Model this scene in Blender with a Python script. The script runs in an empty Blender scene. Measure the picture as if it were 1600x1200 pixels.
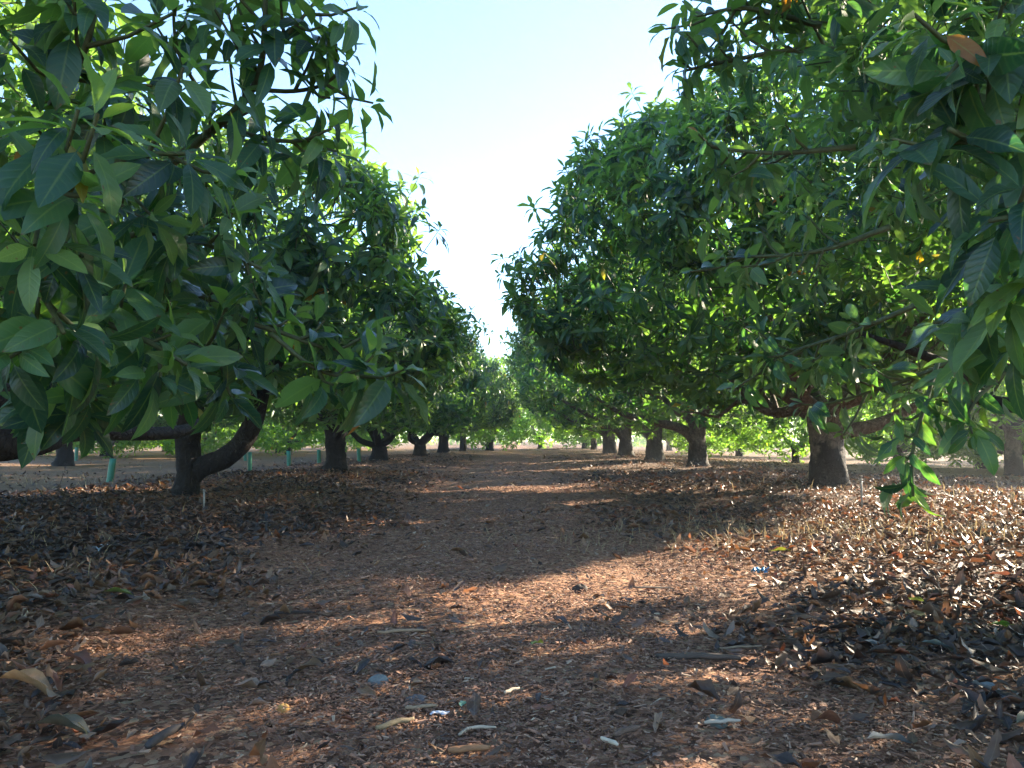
import bpy, math, random
import numpy as np
from mathutils import Vector

S = bpy.context.scene
C = S.collection
R = math.radians
UP = np.array([0., 0., 1.])

# ------------------------------------------------------------------ sun, sky, exposure
SUN_AZ, SUN_EL = 57.0, 21.0          # degrees to the right of the view (+Y), above the horizon
GLARE_DENSITY = 0.0016
SKY_STRENGTH, SUN_STRENGTH, EXPOSURE = 0.095, 5.0, 2.8

# ------------------------------------------------------------------ tags
def tag(o, label=None, cat=None, group=None, kind=None):
    if label: o['label'] = label
    if cat: o['category'] = cat
    if group: o['group'] = group
    if kind: o['kind'] = kind
    return o

def empty(name, loc):
    o = bpy.data.objects.new(name, None)
    o.empty_display_size = 0.2
    o.location = loc
    C.objects.link(o)
    return o

# ------------------------------------------------------------------ ground height
def smooth(a, b, x):
    t = np.clip((x - a) / (b - a), 0, 1)
    return t * t * (3 - 2 * t)

def gz(x, y):
    x = np.asarray(x, float); y = np.asarray(y, float)
    z = 0.018 * np.sin(x * 1.7 + 0.6 * np.sin(y * 0.9)) * np.sin(y * 1.3 + 1.0)
    z = z + 0.012 * np.sin(x * 4.1 + 1.3) * np.sin(y * 3.3 + 0.4 * x)
    row = np.exp(-((x - 3.8) / 1.6) ** 2) + np.exp(-((x + 3.3) / 1.6) ** 2)
    z = z + 0.07 * row - 0.02 * np.exp(-((np.abs(x + 0.15) - 0.75) / 0.3) ** 2)
    z = z - 0.022 * np.clip(x - 5.5, 0, 14)
    return z

CAM_Z = 0.60 + float(gz(0, 0))

# pixel of the 1600 x 1200 photograph -> ground point / point at depth
F_PX, HZ = 1248.0, 688.0
def ground_at(px, py):
    d = 3.0
    for _ in range(12):
        x = (px - 800) / F_PX * d
        d = (CAM_Z - float(gz(x, d))) * F_PX / (py - HZ)
    return np.array([(px - 800) / F_PX * d, d, float(gz((px - 800) / F_PX * d, d))])
def at(px, py, d):
    return np.array([(px - 800) / F_PX * d, d, CAM_Z + (HZ - py) / F_PX * d])

# ------------------------------------------------------------------ mesh from arrays
class MB:
    """collects vertices, quads and triangles with per-vertex leaf data"""
    def __init__(self):
        self.v, self.q, self.t, self.qm, self.tm, self.a, self.b, self.n = [], [], [], [], [], [], [], 0
    def add(self, v, quads=None, tris=None, mat=0, a=None, b=None):
        v = np.asarray(v, np.float32).reshape(-1, 3)
        self.v.append(v)
        self.a.append(np.zeros((len(v), 3), np.float32) if a is None else np.asarray(a, np.float32).reshape(-1, 3))
        self.b.append(np.zeros(len(v), np.float32) if b is None else np.asarray(b, np.float32).ravel())
        if quads is not None and len(quads):
            q = np.asarray(quads, np.int32).reshape(-1, 4) + self.n
            self.q.append(q); self.qm.append(np.full(len(q), mat, np.int32))
        if tris is not None and len(tris):
            t = np.asarray(tris, np.int32).reshape(-1, 3) + self.n
            self.t.append(t); self.tm.append(np.full(len(t), mat, np.int32))
        self.n += len(v)
    def mesh(self, name, mats, leafdata=False, flat=False):
        me = bpy.data.meshes.new(name)
        v = np.concatenate(self.v)
        q = np.concatenate(self.q) if self.q else np.zeros((0, 4), np.int32)
        t = np.concatenate(self.t) if self.t else np.zeros((0, 3), np.int32)
        mi = np.concatenate(self.qm + self.tm)
        me.vertices.add(len(v)); me.vertices.foreach_set('co', v.ravel())
        loops = np.concatenate([q.ravel(), t.ravel()]).astype(np.int32)
        me.loops.add(len(loops)); me.loops.foreach_set('vertex_index', loops)
        tot = np.concatenate([np.full(len(q), 4, np.int32), np.full(len(t), 3, np.int32)])
        start = np.concatenate([[0], np.cumsum(tot)[:-1]]).astype(np.int32)
        me.polygons.add(len(tot)); me.polygons.foreach_set('loop_start', start)
        for m in mats: me.materials.append(m)
        me.polygons.foreach_set('material_index', mi)
        me.polygons.foreach_set('use_smooth', np.full(len(tot), not flat, bool))
        if leafdata:
            at_ = me.attributes.new('leaf', 'FLOAT_VECTOR', 'POINT'); at_.data.foreach_set('vector', np.concatenate(self.a).ravel())
            at_ = me.attributes.new('young', 'FLOAT', 'POINT'); at_.data.foreach_set('value', np.concatenate(self.b))
        me.update(calc_edges=True); me.validate()
        return me
    def build(self, name, mats, parent=None, leafdata=False, flat=False):
        if not isinstance(mats, (list, tuple)): mats = [mats]
        o = bpy.data.objects.new(name, self.mesh(name, mats, leafdata, flat))
        C.objects.link(o)
        if parent is not None: o.parent = parent
        return o

def norm(v):
    return v / np.maximum(np.linalg.norm(v, axis=-1, keepdims=True), 1e-9)

def add_leaves(mb, rng, p, d, n, L, W, bend, fold, ripple, rand, young, rows, mat=0, petiole=0.16, tilt=None, curl=None):
    """N leaf blades: base p, direction d, upper normal n, length L, half width W, bent down along the length"""
    N = len(p)
    d = norm(d); n = norm(n - d * np.sum(n * d, 1, keepdims=True)); s = np.cross(d, n)
    if tilt is not None:
        c_, s_ = np.cos(tilt)[:, None], np.sin(tilt)[:, None]
        n, s = n * c_ + s * s_, s * c_ - n * s_
    t = np.linspace(0, 1, rows)
    tb = np.clip((t - petiole) / (1 - petiole), 0, 1)
    w = np.sin(np.pi * tb ** 0.86) ** 0.75 * (1 - 0.16 * tb)
    w[tb <= 0] = 0.035; w[0] = 0.03; w[-1] = 0.015
    k = bend[:, None] + 1e-4
    ang = k * t[None]
    cx = L[:, None] * np.sin(ang) / k
    cz = -L[:, None] * (1 - np.cos(ang)) / k
    ph = rng.uniform(0, 6.28, (N, 1)); fr = rng.uniform(9, 16, (N, 1))
    P = np.zeros((N, rows, 3, 3), np.float32)
    tx, tz = np.cos(ang), -np.sin(ang)
    for j, u in enumerate((-1.0, 0.0, 1.0)):
        off = u * w[None] * W[:, None]
        up = abs(u) * (fold[:, None] * w[None] * W[:, None]) 
        up = up + abs(u) * ripple[:, None] * np.sin(fr * t[None] + ph + u) * w[None] * W[:, None]
        if curl is not None: off = off * (1 - 0.35 * np.abs(curl[:, None])); up = up + abs(u) * curl[:, None] * w[None] * W[:, None]
        # blade normal follows the bend
        X = cx - tz * 0 + (-tz) * 0
        P[:, :, j] = (p[:, None] + d[:, None] * (cx + up * (-tz))[..., None] * 1.0
                      + n[:, None] * (cz + up * tx)[..., None] + s[:, None] * off[..., None])
    A = np.zeros((N, rows, 3, 3), np.float32)
    A[..., 0] = rand[:, None, None]; A[..., 1] = np.array([-1, 0, 1])[None, None]; A[..., 2] = t[None, :, None]
    B = np.broadcast_to(young[:, None, None], (N, rows, 3))
    i = np.arange(rows - 1)[:, None] * 3 + np.arange(2)[None]
    tpl = np.stack([i, i + 1, i + 4, i + 3], -1).reshape(-1, 4)
    Q = (tpl[None] + (np.arange(N) * rows * 3)[:, None, None]).reshape(-1, 4)
    mb.add(P, quads=Q, mat=mat, a=A, b=B)

def tube(mb, pts, rad, sides=8, mat=0, rng=None, rough=0.0, cap=True, sub=1, oval=None):
    pts = np.asarray(pts, float); rad = np.asarray(rad, float)
    if sub > 1:                                       # Catmull-Rom resampling
        P = np.vstack([2 * pts[0] - pts[1], pts, 2 * pts[-1] - pts[-2]])
        out, ro = [], []
        for i in range(len(pts) - 1):
            for k in range(sub):
                t = k / sub
                a, b, c, e = P[i], P[i + 1], P[i + 2], P[i + 3]
                out.append(0.5 * (2 * b + (c - a) * t + (2 * a - 5 * b + 4 * c - e) * t * t + (3 * b - a - 3 * c + e) * t ** 3))
                ro.append(rad[i] * (1 - t) + rad[i + 1] * t)
        out.append(pts[-1]); ro.append(rad[-1]); pts, rad = np.array(out), np.array(ro)
    tan = norm(np.gradient(pts, axis=0))
    ref = np.array([1., 0, 0]) if abs(tan[0][0]) < 0.8 else np.array([0, 1., 0])
    V = []
    a = np.arange(sides) / sides * 2 * np.pi
    for i, (p, t) in enumerate(zip(pts, tan)):
        e1 = norm(ref - t * ref.dot(t)); e2 = np.cross(t, e1); ref = e1
        r = rad[i] * np.ones(sides)
        if rough and rng is not None:
            r = r * (1 + rough * (0.6 * np.sin(3 * a + i * 0.35 + 1.3) + 0.5 * np.sin(5 * a - i * 0.5) + rng.uniform(-.5, .5, sides)))
        V.append(p + np.outer(np.cos(a) * r, e1) + np.outer(np.sin(a) * r, e2))
    m = len(pts)
    q = [(i * sides + j, i * sides + (j + 1) % sides, (i + 1) * sides + (j + 1) % sides, (i + 1) * sides + j) for i in range(m - 1) for j in range(sides)]
    V = np.vstack(V); t = []
    if cap:
        V = np.vstack([V, pts[0], pts[-1]])
        t = [(m * sides, (j + 1) % sides, j) for j in range(sides)] + [(m * sides + 1, (m - 1) * sides + j, (m - 1) * sides + (j + 1) % sides) for j in range(sides)]
    mb.add(V, quads=q, tris=t, mat=mat)

# ------------------------------------------------------------------ materials
def mat_new(name):
    m = bpy.data.materials.new(name); m.use_nodes = True
    nt = m.node_tree; nt.nodes.clear()
    return m, nt
class N:
    def __init__(self, nt): self.nt = nt
    def __call__(self, typ, **kw):
        n = self.nt.nodes.new(typ)
        for k, v in kw.items(): setattr(n, k, v)
        return n
    def link(self, a, b): self.nt.links.new(a, b)
    def ramp(self, fac, stops, interp='LINEAR'):
        n = self('ShaderNodeValToRGB'); cr = n.color_ramp; cr.interpolation = interp
        while len(cr.elements) < len(stops): cr.elements.new(0.5)
        for e, (p, c) in zip(cr.elements, stops): e.position = p; e.color = (*c, 1)
        self.link(fac, n.inputs[0]); return n.outputs[0]
    def math(self, op, a, b=None, c=None, clamp=False):
        n = self('ShaderNodeMath', operation=op); n.use_clamp = clamp
        for i, v in enumerate((a, b, c)):
            if v is None: continue
            if isinstance(v, (int, float)): n.inputs[i].default_value = v
            else: self.link(v, n.inputs[i])
        return n.outputs[0]
    def mix(self, f, a, b, blend='MIX'):
        n = self('ShaderNodeMix', data_type='RGBA', blend_type=blend)
        for s, v in ((n.inputs[0], f), (n.inputs[6], a), (n.inputs[7], b)):
            if isinstance(v, (int, float)): s.default_value = v
            elif isinstance(v, tuple): s.default_value = (*v, 1)
            else: self.link(v, s)
        return n.outputs[2]
    def noise(self, co, scale, detail=4, rough=0.55):
        n = self('ShaderNodeTexNoise'); n.inputs['Scale'].default_value = scale; n.inputs['Detail'].default_value = detail
        n.inputs['Roughness'].default_value = rough
        if co is not None: self.link(co, n.inputs['Vector'])
        return n.outputs[0]
    def bump(self, h, dist, strength=1.0):
        n = self('ShaderNodeBump'); n.inputs['Distance'].default_value = dist; n.inputs['Strength'].default_value = strength
        self.link(h, n.inputs['Height']); return n.outputs[0]

def leaf_material(name, dark, mid, light, young, transl=0.39, spec=0.5, rough=0.36, old=True):
    m, nt = mat_new(name); n = N(nt)
    a = n('ShaderNodeAttribute', attribute_name='leaf'); sep = n('ShaderNodeSeparateXYZ'); n.link(a.outputs['Vector'], sep.inputs[0])
    y = n('ShaderNodeAttribute', attribute_name='young')
    stops = [(0.0, dark), (0.55, mid), (0.985, light)]
    if old: stops += [(0.992, (0.26, 0.20, 0.03)), (0.997, (0.30, 0.10, 0.02))]
    col = n.ramp(sep.outputs[0], stops)
    col = n.mix(y.outputs['Fac'], col, young)
    au = n.math('ABSOLUTE', sep.outputs[1])
    rib = n.math('SUBTRACT', 1.0, n.math('MULTIPLY', au, 9.0), clamp=True)
    # side veins: pale slanting lines
    ph = n.math('SUBTRACT', n.math('MULTIPLY', sep.outputs[2], 62.0), n.math('MULTIPLY', au, 9.0))
    vein = n.math('POWER', n.math('ABSOLUTE', n.math('SINE', n.math('MULTIPLY', ph, 0.5))), 8.0)
    vein = n.math('SUBTRACT', 1.0, n.math('MULTIPLY', n.math('SUBTRACT', 1.0, vein), 1.0))
    vs = n.math('MULTIPLY', vein, 0.05)
    co = n('ShaderNodeTexCoord')
    blot = n.noise(co.outputs['Object'], 14.0, 3)
    col = n.mix(n.math('MULTIPLY', blot, 0.35), col, dark)
    col2 = n.mix(n.math('MAXIMUM', n.math('MULTIPLY', rib, 0.42), vs), col, (0.20, 0.27, 0.08))
    spot = n.noise(co.outputs['Object'], 60.0, 2)
    tip = n.math('ADD', n.math('MULTIPLY', n.math('SUBTRACT', sep.outputs[2], 0.93), 9.0), n.math('MULTIPLY', n.math('SUBTRACT', spot, 0.5), 2.2), clamp=True)
    some = n.math('GREATER_THAN', n.math('FRACT', n.math('MULTIPLY', sep.outputs[0], 17.3)), 0.6)
    freck = n.math('MULTIPLY', n.math('SUBTRACT', spot, 0.665), 12.0, clamp=True)
    col2 = n.mix(n.math('MULTIPLY', n.math('MAXIMUM', tip, freck), some), col2, (0.11, 0.060, 0.025))
    geo = n('ShaderNodeNewGeometry')
    under = n.mix(0.55, col2, (0.10, 0.15, 0.075))
    colf = n.mix(geo.outputs['Backfacing'], col2, under)
    pb = n('ShaderNodeBsdfPrincipled')
    n.link(colf, pb.inputs['Base Color'])
    pb.inputs['Specular IOR Level'].default_value = spec
    rr = n.math('ADD', n.math('MULTIPLY', sep.outputs[0], 0.16), n.math('ADD', n.math('MULTIPLY', geo.outputs['Backfacing'], 0.25), rough))
    n.link(rr, pb.inputs['Roughness'])
    n.link(n.bump(n.math('ADD', n.math('MULTIPLY', vein, -0.25), n.math('MULTIPLY', blot, 0.8)), 0.004, 0.45), pb.inputs['Normal'])
    tr = n('ShaderNodeBsdfTranslucent')
    tc = n.mix(1.0, colf, (3.0, 3.4, 0.9), 'MULTIPLY'); n.link(tc, tr.inputs['Color'])
    mx = n('ShaderNodeMixShader'); mx.inputs[0].default_value = transl
    n.link(pb.outputs[0], mx.inputs[1]); n.link(tr.outputs[0], mx.inputs[2])
    out = n('ShaderNodeOutputMaterial'); n.link(mx.outputs[0], out.inputs[0])
    return m

def simple(name, col, rough=0.7, spec=0.3, var=0.35, scale=30.0, bump=0.002, stretch=None, transl=0.0):
    m, nt = mat_new(name); n = N(nt)
    co = n('ShaderNodeTexCoord'); v = co.outputs['Object']
    if stretch:
        mp = n('ShaderNodeMapping'); mp.inputs['Scale'].default_value = stretch; n.link(v, mp.inputs[0]); v = mp.outputs[0]
    f = n.noise(v, scale, 5, 0.65)
    c = n.ramp(f, [(0.3, tuple(x * (1 - var) for x in col)), (0.7, tuple(min(1, x * (1 + var)) for x in col))])
    pb = n('ShaderNodeBsdfPrincipled'); n.link(c, pb.inputs['Base Color'])
    pb.inputs['Roughness'].default_value = rough; pb.inputs['Specular IOR Level'].default_value = spec
    if bump: n.link(n.bump(f, bump, 0.8), pb.inputs['Normal'])
    out = n('ShaderNodeOutputMaterial')
    if transl:
        tr = n('ShaderNodeBsdfTranslucent'); n.link(c, tr.inputs[0]); mx = n('ShaderNodeMixShader'); mx.inputs[0].default_value = transl
        n.link(pb.outputs[0], mx.inputs[1]); n.link(tr.outputs[0], mx.inputs[2]); n.link(mx.outputs[0], out.inputs[0])
    else: n.link(pb.outputs[0], out.inputs[0])
    return m

def bark_material(name, pale, dark, stain):
    m, nt = mat_new(name); n = N(nt)
    co = n('ShaderNodeTexCoord')
    mp = n('ShaderNodeMapping'); mp.inputs['Scale'].default_value = (1, 1, 0.75); n.link(co.outputs['Object'], mp.inputs[0])
    f1 = n.noise(mp.outputs[0], 26.0, 8, 0.7); f2 = n.noise(co.outputs['Object'], 3.5, 4, 0.6)
    vo = n('ShaderNodeTexVoronoi', feature='DISTANCE_TO_EDGE'); vo.inputs['Scale'].default_value = 22.0
    dm = n('ShaderNodeMix', data_type='VECTOR'); dm.inputs[0].default_value = 0.12
    n.link(mp.outputs[0], dm.inputs[4]); 
    nn = n('ShaderNodeTexNoise'); nn.inputs['Scale'].default_value = 9.0; n.link(mp.outputs[0], nn.inputs['Vector']); n.link(nn.outputs[1], dm.inputs[5])
    n.link(dm.outputs[1], vo.inputs['Vector'])
    crack = n.ramp(vo.outputs['Distance'], [(0.0, (0, 0, 0)), (0.14, (1, 1, 1))])
    c = n.ramp(f1, [(0.32, dark), (0.68, pale)])
    c = n.mix(n.math('MULTIPLY', f2, 0.5), c, dark)
    c = n.mix(0.25, c, n.mix(1.0, c, crack, 'MULTIPLY'))
    # wet, dark band the sprinklers keep on the foot of the trunk
    sep = n('ShaderNodeSeparateXYZ'); n.link(co.outputs['Object'], sep.inputs[0])
    edge = n.math('ADD', sep.outputs[2], n.math('MULTIPLY', n.math('SUBTRACT', n.noise(co.outputs['Object'], 9.0, 4), 0.5), 0.9))
    band = n.ramp(edge, [(0.38, (1, 1, 1)), (0.55, (0, 0, 0))])
    c = n.mix(n.math('MULTIPLY', band, stain), c, (0.014, 0.012, 0.011))
    pb = n('ShaderNodeBsdfPrincipled'); n.link(c, pb.inputs['Base Color']); pb.inputs['Roughness'].default_value = 0.85
    pb.inputs['Specular IOR Level'].default_value = 0.25
    h = n.math('ADD', f1, n.math('MULTIPLY', crack, 0.3))
    n.link(n.bump(h, 0.025, 0.9), pb.inputs['Normal'])
    out = n('ShaderNodeOutputMaterial'); n.link(pb.outputs[0], out.inputs[0])
    return m

LEAF = leaf_material('avocado_leaf', (0.011, 0.038, 0.027), (0.031, 0.088, 0.046), (0.085, 0.170, 0.060), (0.19, 0.29, 0.06), rough=.31, spec=.5)  # bluish tint of shaded foliage put into the greens
LEAF_SUNLIT = leaf_material('avocado_leaf_sunlit_tint', (0.040, 0.090, 0.024), (0.075, 0.145, 0.032), (0.12, 0.20, 0.042), (0.24, 0.32, 0.06), transl=0.58)  # backlit sun glow put into a yellower, more translucent leaf colour
TWIG = simple('green_twig', (0.065, 0.075, 0.03), 0.6, 0.3, 0.4, 40)
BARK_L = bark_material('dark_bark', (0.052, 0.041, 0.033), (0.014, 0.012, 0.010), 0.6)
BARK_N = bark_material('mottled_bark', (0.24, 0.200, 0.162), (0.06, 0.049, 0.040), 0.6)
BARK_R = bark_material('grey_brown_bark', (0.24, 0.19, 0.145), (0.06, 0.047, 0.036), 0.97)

# ------------------------------------------------------------------ crowns
def rosettes(mb, rng, c, ax, rows, size=1.0, nl=(8, 14), twig=0.22, twig_sides=4, droop=0.32, young=0.22, bare=False):
    """whorls of leaves at shoot tips c pointing along ax"""
    M = len(c); ax = norm(ax)
    cnt = rng.integers(nl[0], nl[1] + 1, M)
    idx = np.repeat(np.arange(M), cnt)
    k = np.concatenate([np.arange(q) for q in cnt]); frac = (k + rng.uniform(0, .8, len(k))) / np.repeat(cnt, cnt)   # 0 = youngest
    az = k * 2.399 + np.repeat(rng.uniform(0, 6.28, M), cnt) + rng.normal(0, .25, len(k))
    A = ax[idx]
    ref = np.where(np.abs(A[:, 2:3]) < 0.85, UP[None], np.array([[1., 0, 0]]))
    e1 = norm(np.cross(A, ref)); e2 = np.cross(A, e1)
    rad = e1 * np.cos(az)[:, None] + e2 * np.sin(az)[:, None]
    al = np.radians(28 + 74 * frac + rng.normal(0, 9, len(k)))
    d = A * np.cos(al)[:, None] + rad * np.sin(al)[:, None]
    d[:, 2] -= droop * (0.15 + frac) * rng.uniform(0.4, 1.3, len(k))
    d = norm(d)
    nrm = A * 0.9 + UP * 0.6 + rng.normal(0, .2, (len(k), 3))
    # leaf pointing almost straight down: let it face outward
    L = size * (0.105 + 0.075 * np.clip(frac * 1.7, 0, 1)) * rng.uniform(0.62, 1.38, len(k))
    base = c[idx] - A * (frac * 0.085 * size)[:, None] + rad * 0.006
    isy = (np.repeat(rng.uniform(0, 1, M), cnt) < young)
    yv = np.where(isy, np.clip(0.85 - frac * 1.1, 0, 1), np.clip(0.25 - frac * 0.8, 0, 1)) * rng.uniform(.5, 1, len(k))
    add_leaves(mb, rng, base, d, nrm, L, L * rng.uniform(0.115, 0.20, len(k)), rng.uniform(0.2, 1.35, len(k)),
               rng.uniform(0.08, 0.5, len(k)), rng.uniform(0.05, 0.26, len(k)), np.where(rng.uniform(0, 1, len(k)) < .005, rng.uniform(.99, 1, len(k)), np.clip(np.repeat(rng.uniform(-.35, .35, M), cnt) + rng.uniform(0.0, 1, len(k)), 0, .975)), yv, rows)
    if np.any(twig):
        back = c - ax * (np.ones(M) * twig)[:, None] * size - UP * 0.02
        ref = np.where(np.abs(ax[:, 2:3]) < 0.85, UP[None], np.array([[1., 0, 0]]))
        f1 = norm(np.cross(ax, ref)); f2 = np.cross(ax, f1)
        V = np.zeros((M, 2, 3, 3))
        for j in range(3):
            w = f1 * math.cos(j * 2.0944) + f2 * math.sin(j * 2.0944)
            V[:, 0, j] = back + w * 0.006 * size; V[:, 1, j] = c + w * 0.0032 * size
        q = np.array([(j, (j + 1) % 3, 3 + (j + 1) % 3, 3 + j) for j in range(3)])
        mb.add(V, quads=(q[None] + (np.arange(M) * 6)[:, None, None]).reshape(-1, 4), mat=1)

def lumpy(rng, main, nl, r=(0.55, 1.0), out=0.82):
    """one big ellipsoid with smaller ones bulging out of it"""
    L = [main]
    cx, cy, cz, rx, ry, rz = main
    for i in range(nl):
        zz = rng.uniform(-0.55, 0.95); a = i * 2.399 + rng.uniform(-.5, .5); h = math.sqrt(max(0, 1 - zz * zz))
        s = rng.uniform(*r); o = out * rng.uniform(0.9, 1.12)
        L.append((cx + rx * o * h * math.cos(a), cy + ry * o * h * math.sin(a), cz + rz * o * zz, s * 1.1, s * 1.1, s * rng.uniform(.75, 1.0)))
    return L

def crown_points(rng, lumps, dens, skirt, keep=None, inner=0.35):
    P, Nn = [], []
    for li, (cx, cy, cz, rx, ry, rz) in enumerate(lumps):
        pp = 1.6
        area = 4 * math.pi * (((rx * ry) ** pp + (rx * rz) ** pp + (ry * rz) ** pp) / 3) ** (1 / pp)
        for frac, lo, hi in ((1.0, 0.84, 1.05), (inner, 0.5, 0.85)):
            n = int(area * dens * frac)
            d = norm(rng.normal(0, 1, (n, 3)))
            r = np.array([rx, ry, rz])
            p = np.array([cx, cy, cz]) + d * r * rng.uniform(lo, hi, (n, 1))
            nn = norm(d / r)
            ok = np.ones(n, bool)
            if lo > .8:
                for lj, (ax, ay, az, bx, by, bz) in enumerate(lumps):
                    if lj == li: continue
                    q = ((p - np.array([ax, ay, az])) / np.array([bx, by, bz]))
                    ok &= np.sum(q * q, 1) > 0.72
            else:
                if li: ok &= False
            sk = skirt + 0.18 * np.sin(p[:, 0] * 2.3 + li) * np.sin(p[:, 1] * 1.9) + rng.uniform(-.12, .12, n)
            ok &= p[:, 2] > sk
            P.append(p[ok]); Nn.append(nn[ok])
    P, Nn = np.concatenate(P), np.concatenate(Nn)
    if keep is not None:
        k = keep(P, Nn); P, Nn = P[k], Nn[k]
    return P, Nn

def crown_mesh(rng, lumps, dens, skirt, rows, size=1.0, nl=(8, 13), extra=None, leafmat=None, keep=None, inner=0.35, droop=0.32, twig=0.2, young=0.22, far=False):
    mb = MB()
    P, Nn = crown_points(rng, lumps, dens, skirt, keep, inner)
    g = np.sin(P[:, 0] * 3.1 + 1.3 * np.sin(P[:, 1] * 2.3)) * np.sin(P[:, 1] * 2.9 + 1.1 * np.sin(P[:, 2] * 2.7)) * np.sin(P[:, 2] * 3.3 + P[:, 0])
    k = ~((g > .28) & (rng.uniform(0, 1, len(P)) < .75)); P, Nn = P[k], Nn[k]
    ax = Nn * 0.75 + UP * 0.45 + rng.normal(0, .28, P.shape)
    out = (rng.uniform(0, 1, len(P)) < .09) & (Nn[:, 2] > -.15)          # leading shoots stand out of the crown
    push = np.where(out, rng.uniform(.12, .36, len(P)), 0.0)
    P = P + norm(ax) * push[:, None]
    if not np.isscalar(twig) or twig: twig = twig + push
    low = P[:, 2] < skirt + 0.5
    ax[low] -= UP * 0.55
    rosettes(mb, rng, P, ax, rows, size, nl, twig=twig, droop=droop, young=young)
    if extra: extra(mb)
    return mb.mesh('crown', [leafmat or LEAF, TWIG], leafdata=True)

def limb_path(rng, a, b, sag=0.15, k=6):
    a, b = np.array(a, float), np.array(b, float)
    t = np.linspace(0, 1, k)[:, None]
    p = a + (b - a) * t
    h = np.linalg.norm(b - a)
    p[:, 2] -= (np.sin(t[:, 0] * np.pi) * sag * h)
    p[1:-1] += rng.normal(0, 0.035 * h, (k - 2, 3))
    return p

def add_limb(root_part, rng, a, b, r0, r1, mat, sag=0.12, forks=3, sides=9):
    mb = MB()
    p = limb_path(rng, a, b, sag)
    tube(mb, p, np.linspace(r0, r1, len(p)), sides, rng=rng, rough=0.07, sub=3)
    ln = np.linalg.norm(p[-1] - p[0])
    for f in range(forks):
        i = rng.integers(2, len(p) - 1)
        dirn = norm(norm(p[i + 1] - p[i]) + rng.normal(0, .55, 3) + np.array([0, 0, .25]))
        e = p[i] + dirn * ln * rng.uniform(.3, .55)
        rr = r0 + (r1 - r0) * i / (len(p) - 1)
        q = limb_path(rng, p[i], e, rng.uniform(-.1, .12), 5)
        tube(mb, q, np.linspace(rr * .7, .008, 5), 6, rng=rng, rough=0.06, sub=2)
    return mb.build('limb', mat, root_part)

def trunk_mesh(mb, rng, h, r, lean=(0, 0), flare=1.35, sides=18):
    zs = np.array([-0.06, 0.0, 0.06, 0.16, 0.3, 0.5, 0.75, 1.0]) * 1.0
    zs = np.concatenate([[-0.06, 0, 0.05, 0.12], np.linspace(0.22, h, 7)])
    pts = np.stack([lean[0] * zs / h + 0.012 * np.sin(zs * 9), lean[1] * zs / h, zs], 1)
    rad = r * (1 + (flare - 1) * np.exp(-np.clip(zs, 0, 9) / 0.10)) * (1 + 0.06 * np.sin(zs * 7 + r * 40))
    rad[-1] *= 1.12
    tube(mb, pts, rad, sides, rng=rng, rough=0.08, sub=3)

def make_tree(name, loc, label, cat, group, crown_me, mat, rng, trunk=(0.85, 0.2), lean=(0, 0), limbs=5, reach=(1.9, 2.4), scale=1.0, rot=0.0, flare=1.35):
    root = empty(name, loc); tag(root, label, cat, group)
    root.rotation_euler = (0, 0, rot); root.scale = (scale,) * 3
    mb = MB(); trunk_mesh(mb, rng, trunk[0], trunk[1], lean, flare)
    tr = mb.build('trunk', mat, root)
    top = np.array([lean[0], lean[1], trunk[0] - 0.06])
    for i in range(limbs):
        a = i * 6.283 / limbs + rng.uniform(-.35, .35)
        e = top + np.array([math.cos(a) * reach[0] * rng.uniform(.7, 1), math.sin(a) * reach[0] * rng.uniform(.7, 1), rng.uniform(.35, 1) * reach[1]])
        add_limb(tr, rng, top, e, trunk[1] * rng.uniform(.42, .62), 0.02, mat, rng.uniform(0.0, .16))
    if crown_me is not None:
        c = bpy.data.objects.new('crown', crown_me); C.objects.link(c); c.parent = root
    return root, tr

def copy_tree(src, loc, label, rot, scale, group=None):
    def rec(o, par):
        c = o.copy(); C.objects.link(c)
        if par is not None: c.parent = par
        for ch in [x for x in bpy.data.objects if x.parent == o]: rec(ch, c)
        return c
    r = rec(src, None)
    r.location = loc; r.rotation_euler = (0, 0, rot); r.scale = scale if isinstance(scale, tuple) else (scale,) * 3
    r['label'] = label
    if group: r['group'] = group
    return r

def on_ground(x, y, dz=0.0):
    return (x, y, float(gz(x, y)) + dz)

def local(pts, loc):
    return np.asarray(pts, float) - np.array(loc, float)

exec_order = []
GL, GR = 'avocado trees in the row left of the path', 'avocado trees in the row right of the path'

# ------------------------------------------------------------------ sprays: a thin branch with whorls of leaves along it
def spray(mb, rng, pts, r0, rows, n=7, size=1.0, tip_spread=0.28, nl=(8, 12), bare=0.0, droop=0.55):
    pts = np.asarray(pts, float)
    tube(mb, pts, np.linspace(r0, 0.005, len(pts)), 6, mat=1, rng=rng, rough=0.05, sub=4)
    seg = np.concatenate([[0], np.cumsum(np.linalg.norm(np.diff(pts, axis=0), axis=1))])
    c, ax = [], []
    for i in range(n):
        t = bare + (1 - bare) * (i + 1) / n
        s = seg[-1] * t
        p = np.array([np.interp(s, seg, pts[:, k]) for k in range(3)])
        tn = norm(np.array([np.interp(min(s + .05, seg[-1]), seg, pts[:, k]) - np.interp(s - .05, seg, pts[:, k]) for k in range(3)]))
        side = rng.normal(0, 1, 3); side -= tn * side.dot(tn); side = norm(side)
        if i == n - 1: q, a = p, tn + UP * .2
        else:
            q = p + (side * .8 + tn * .6 + UP * .1) * tip_spread * rng.uniform(.4, 1.1); a = q - p + tn * .1 + UP * .1
            tube(mb, [p, (p + q) / 2 - UP * .015, q], [.007, .005, .004], 5, mat=1, cap=False)
        c.append(q); ax.append(a)
    rosettes(mb, rng, np.array(c), np.array(ax), rows, size, nl, twig=0, droop=droop)

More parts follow.
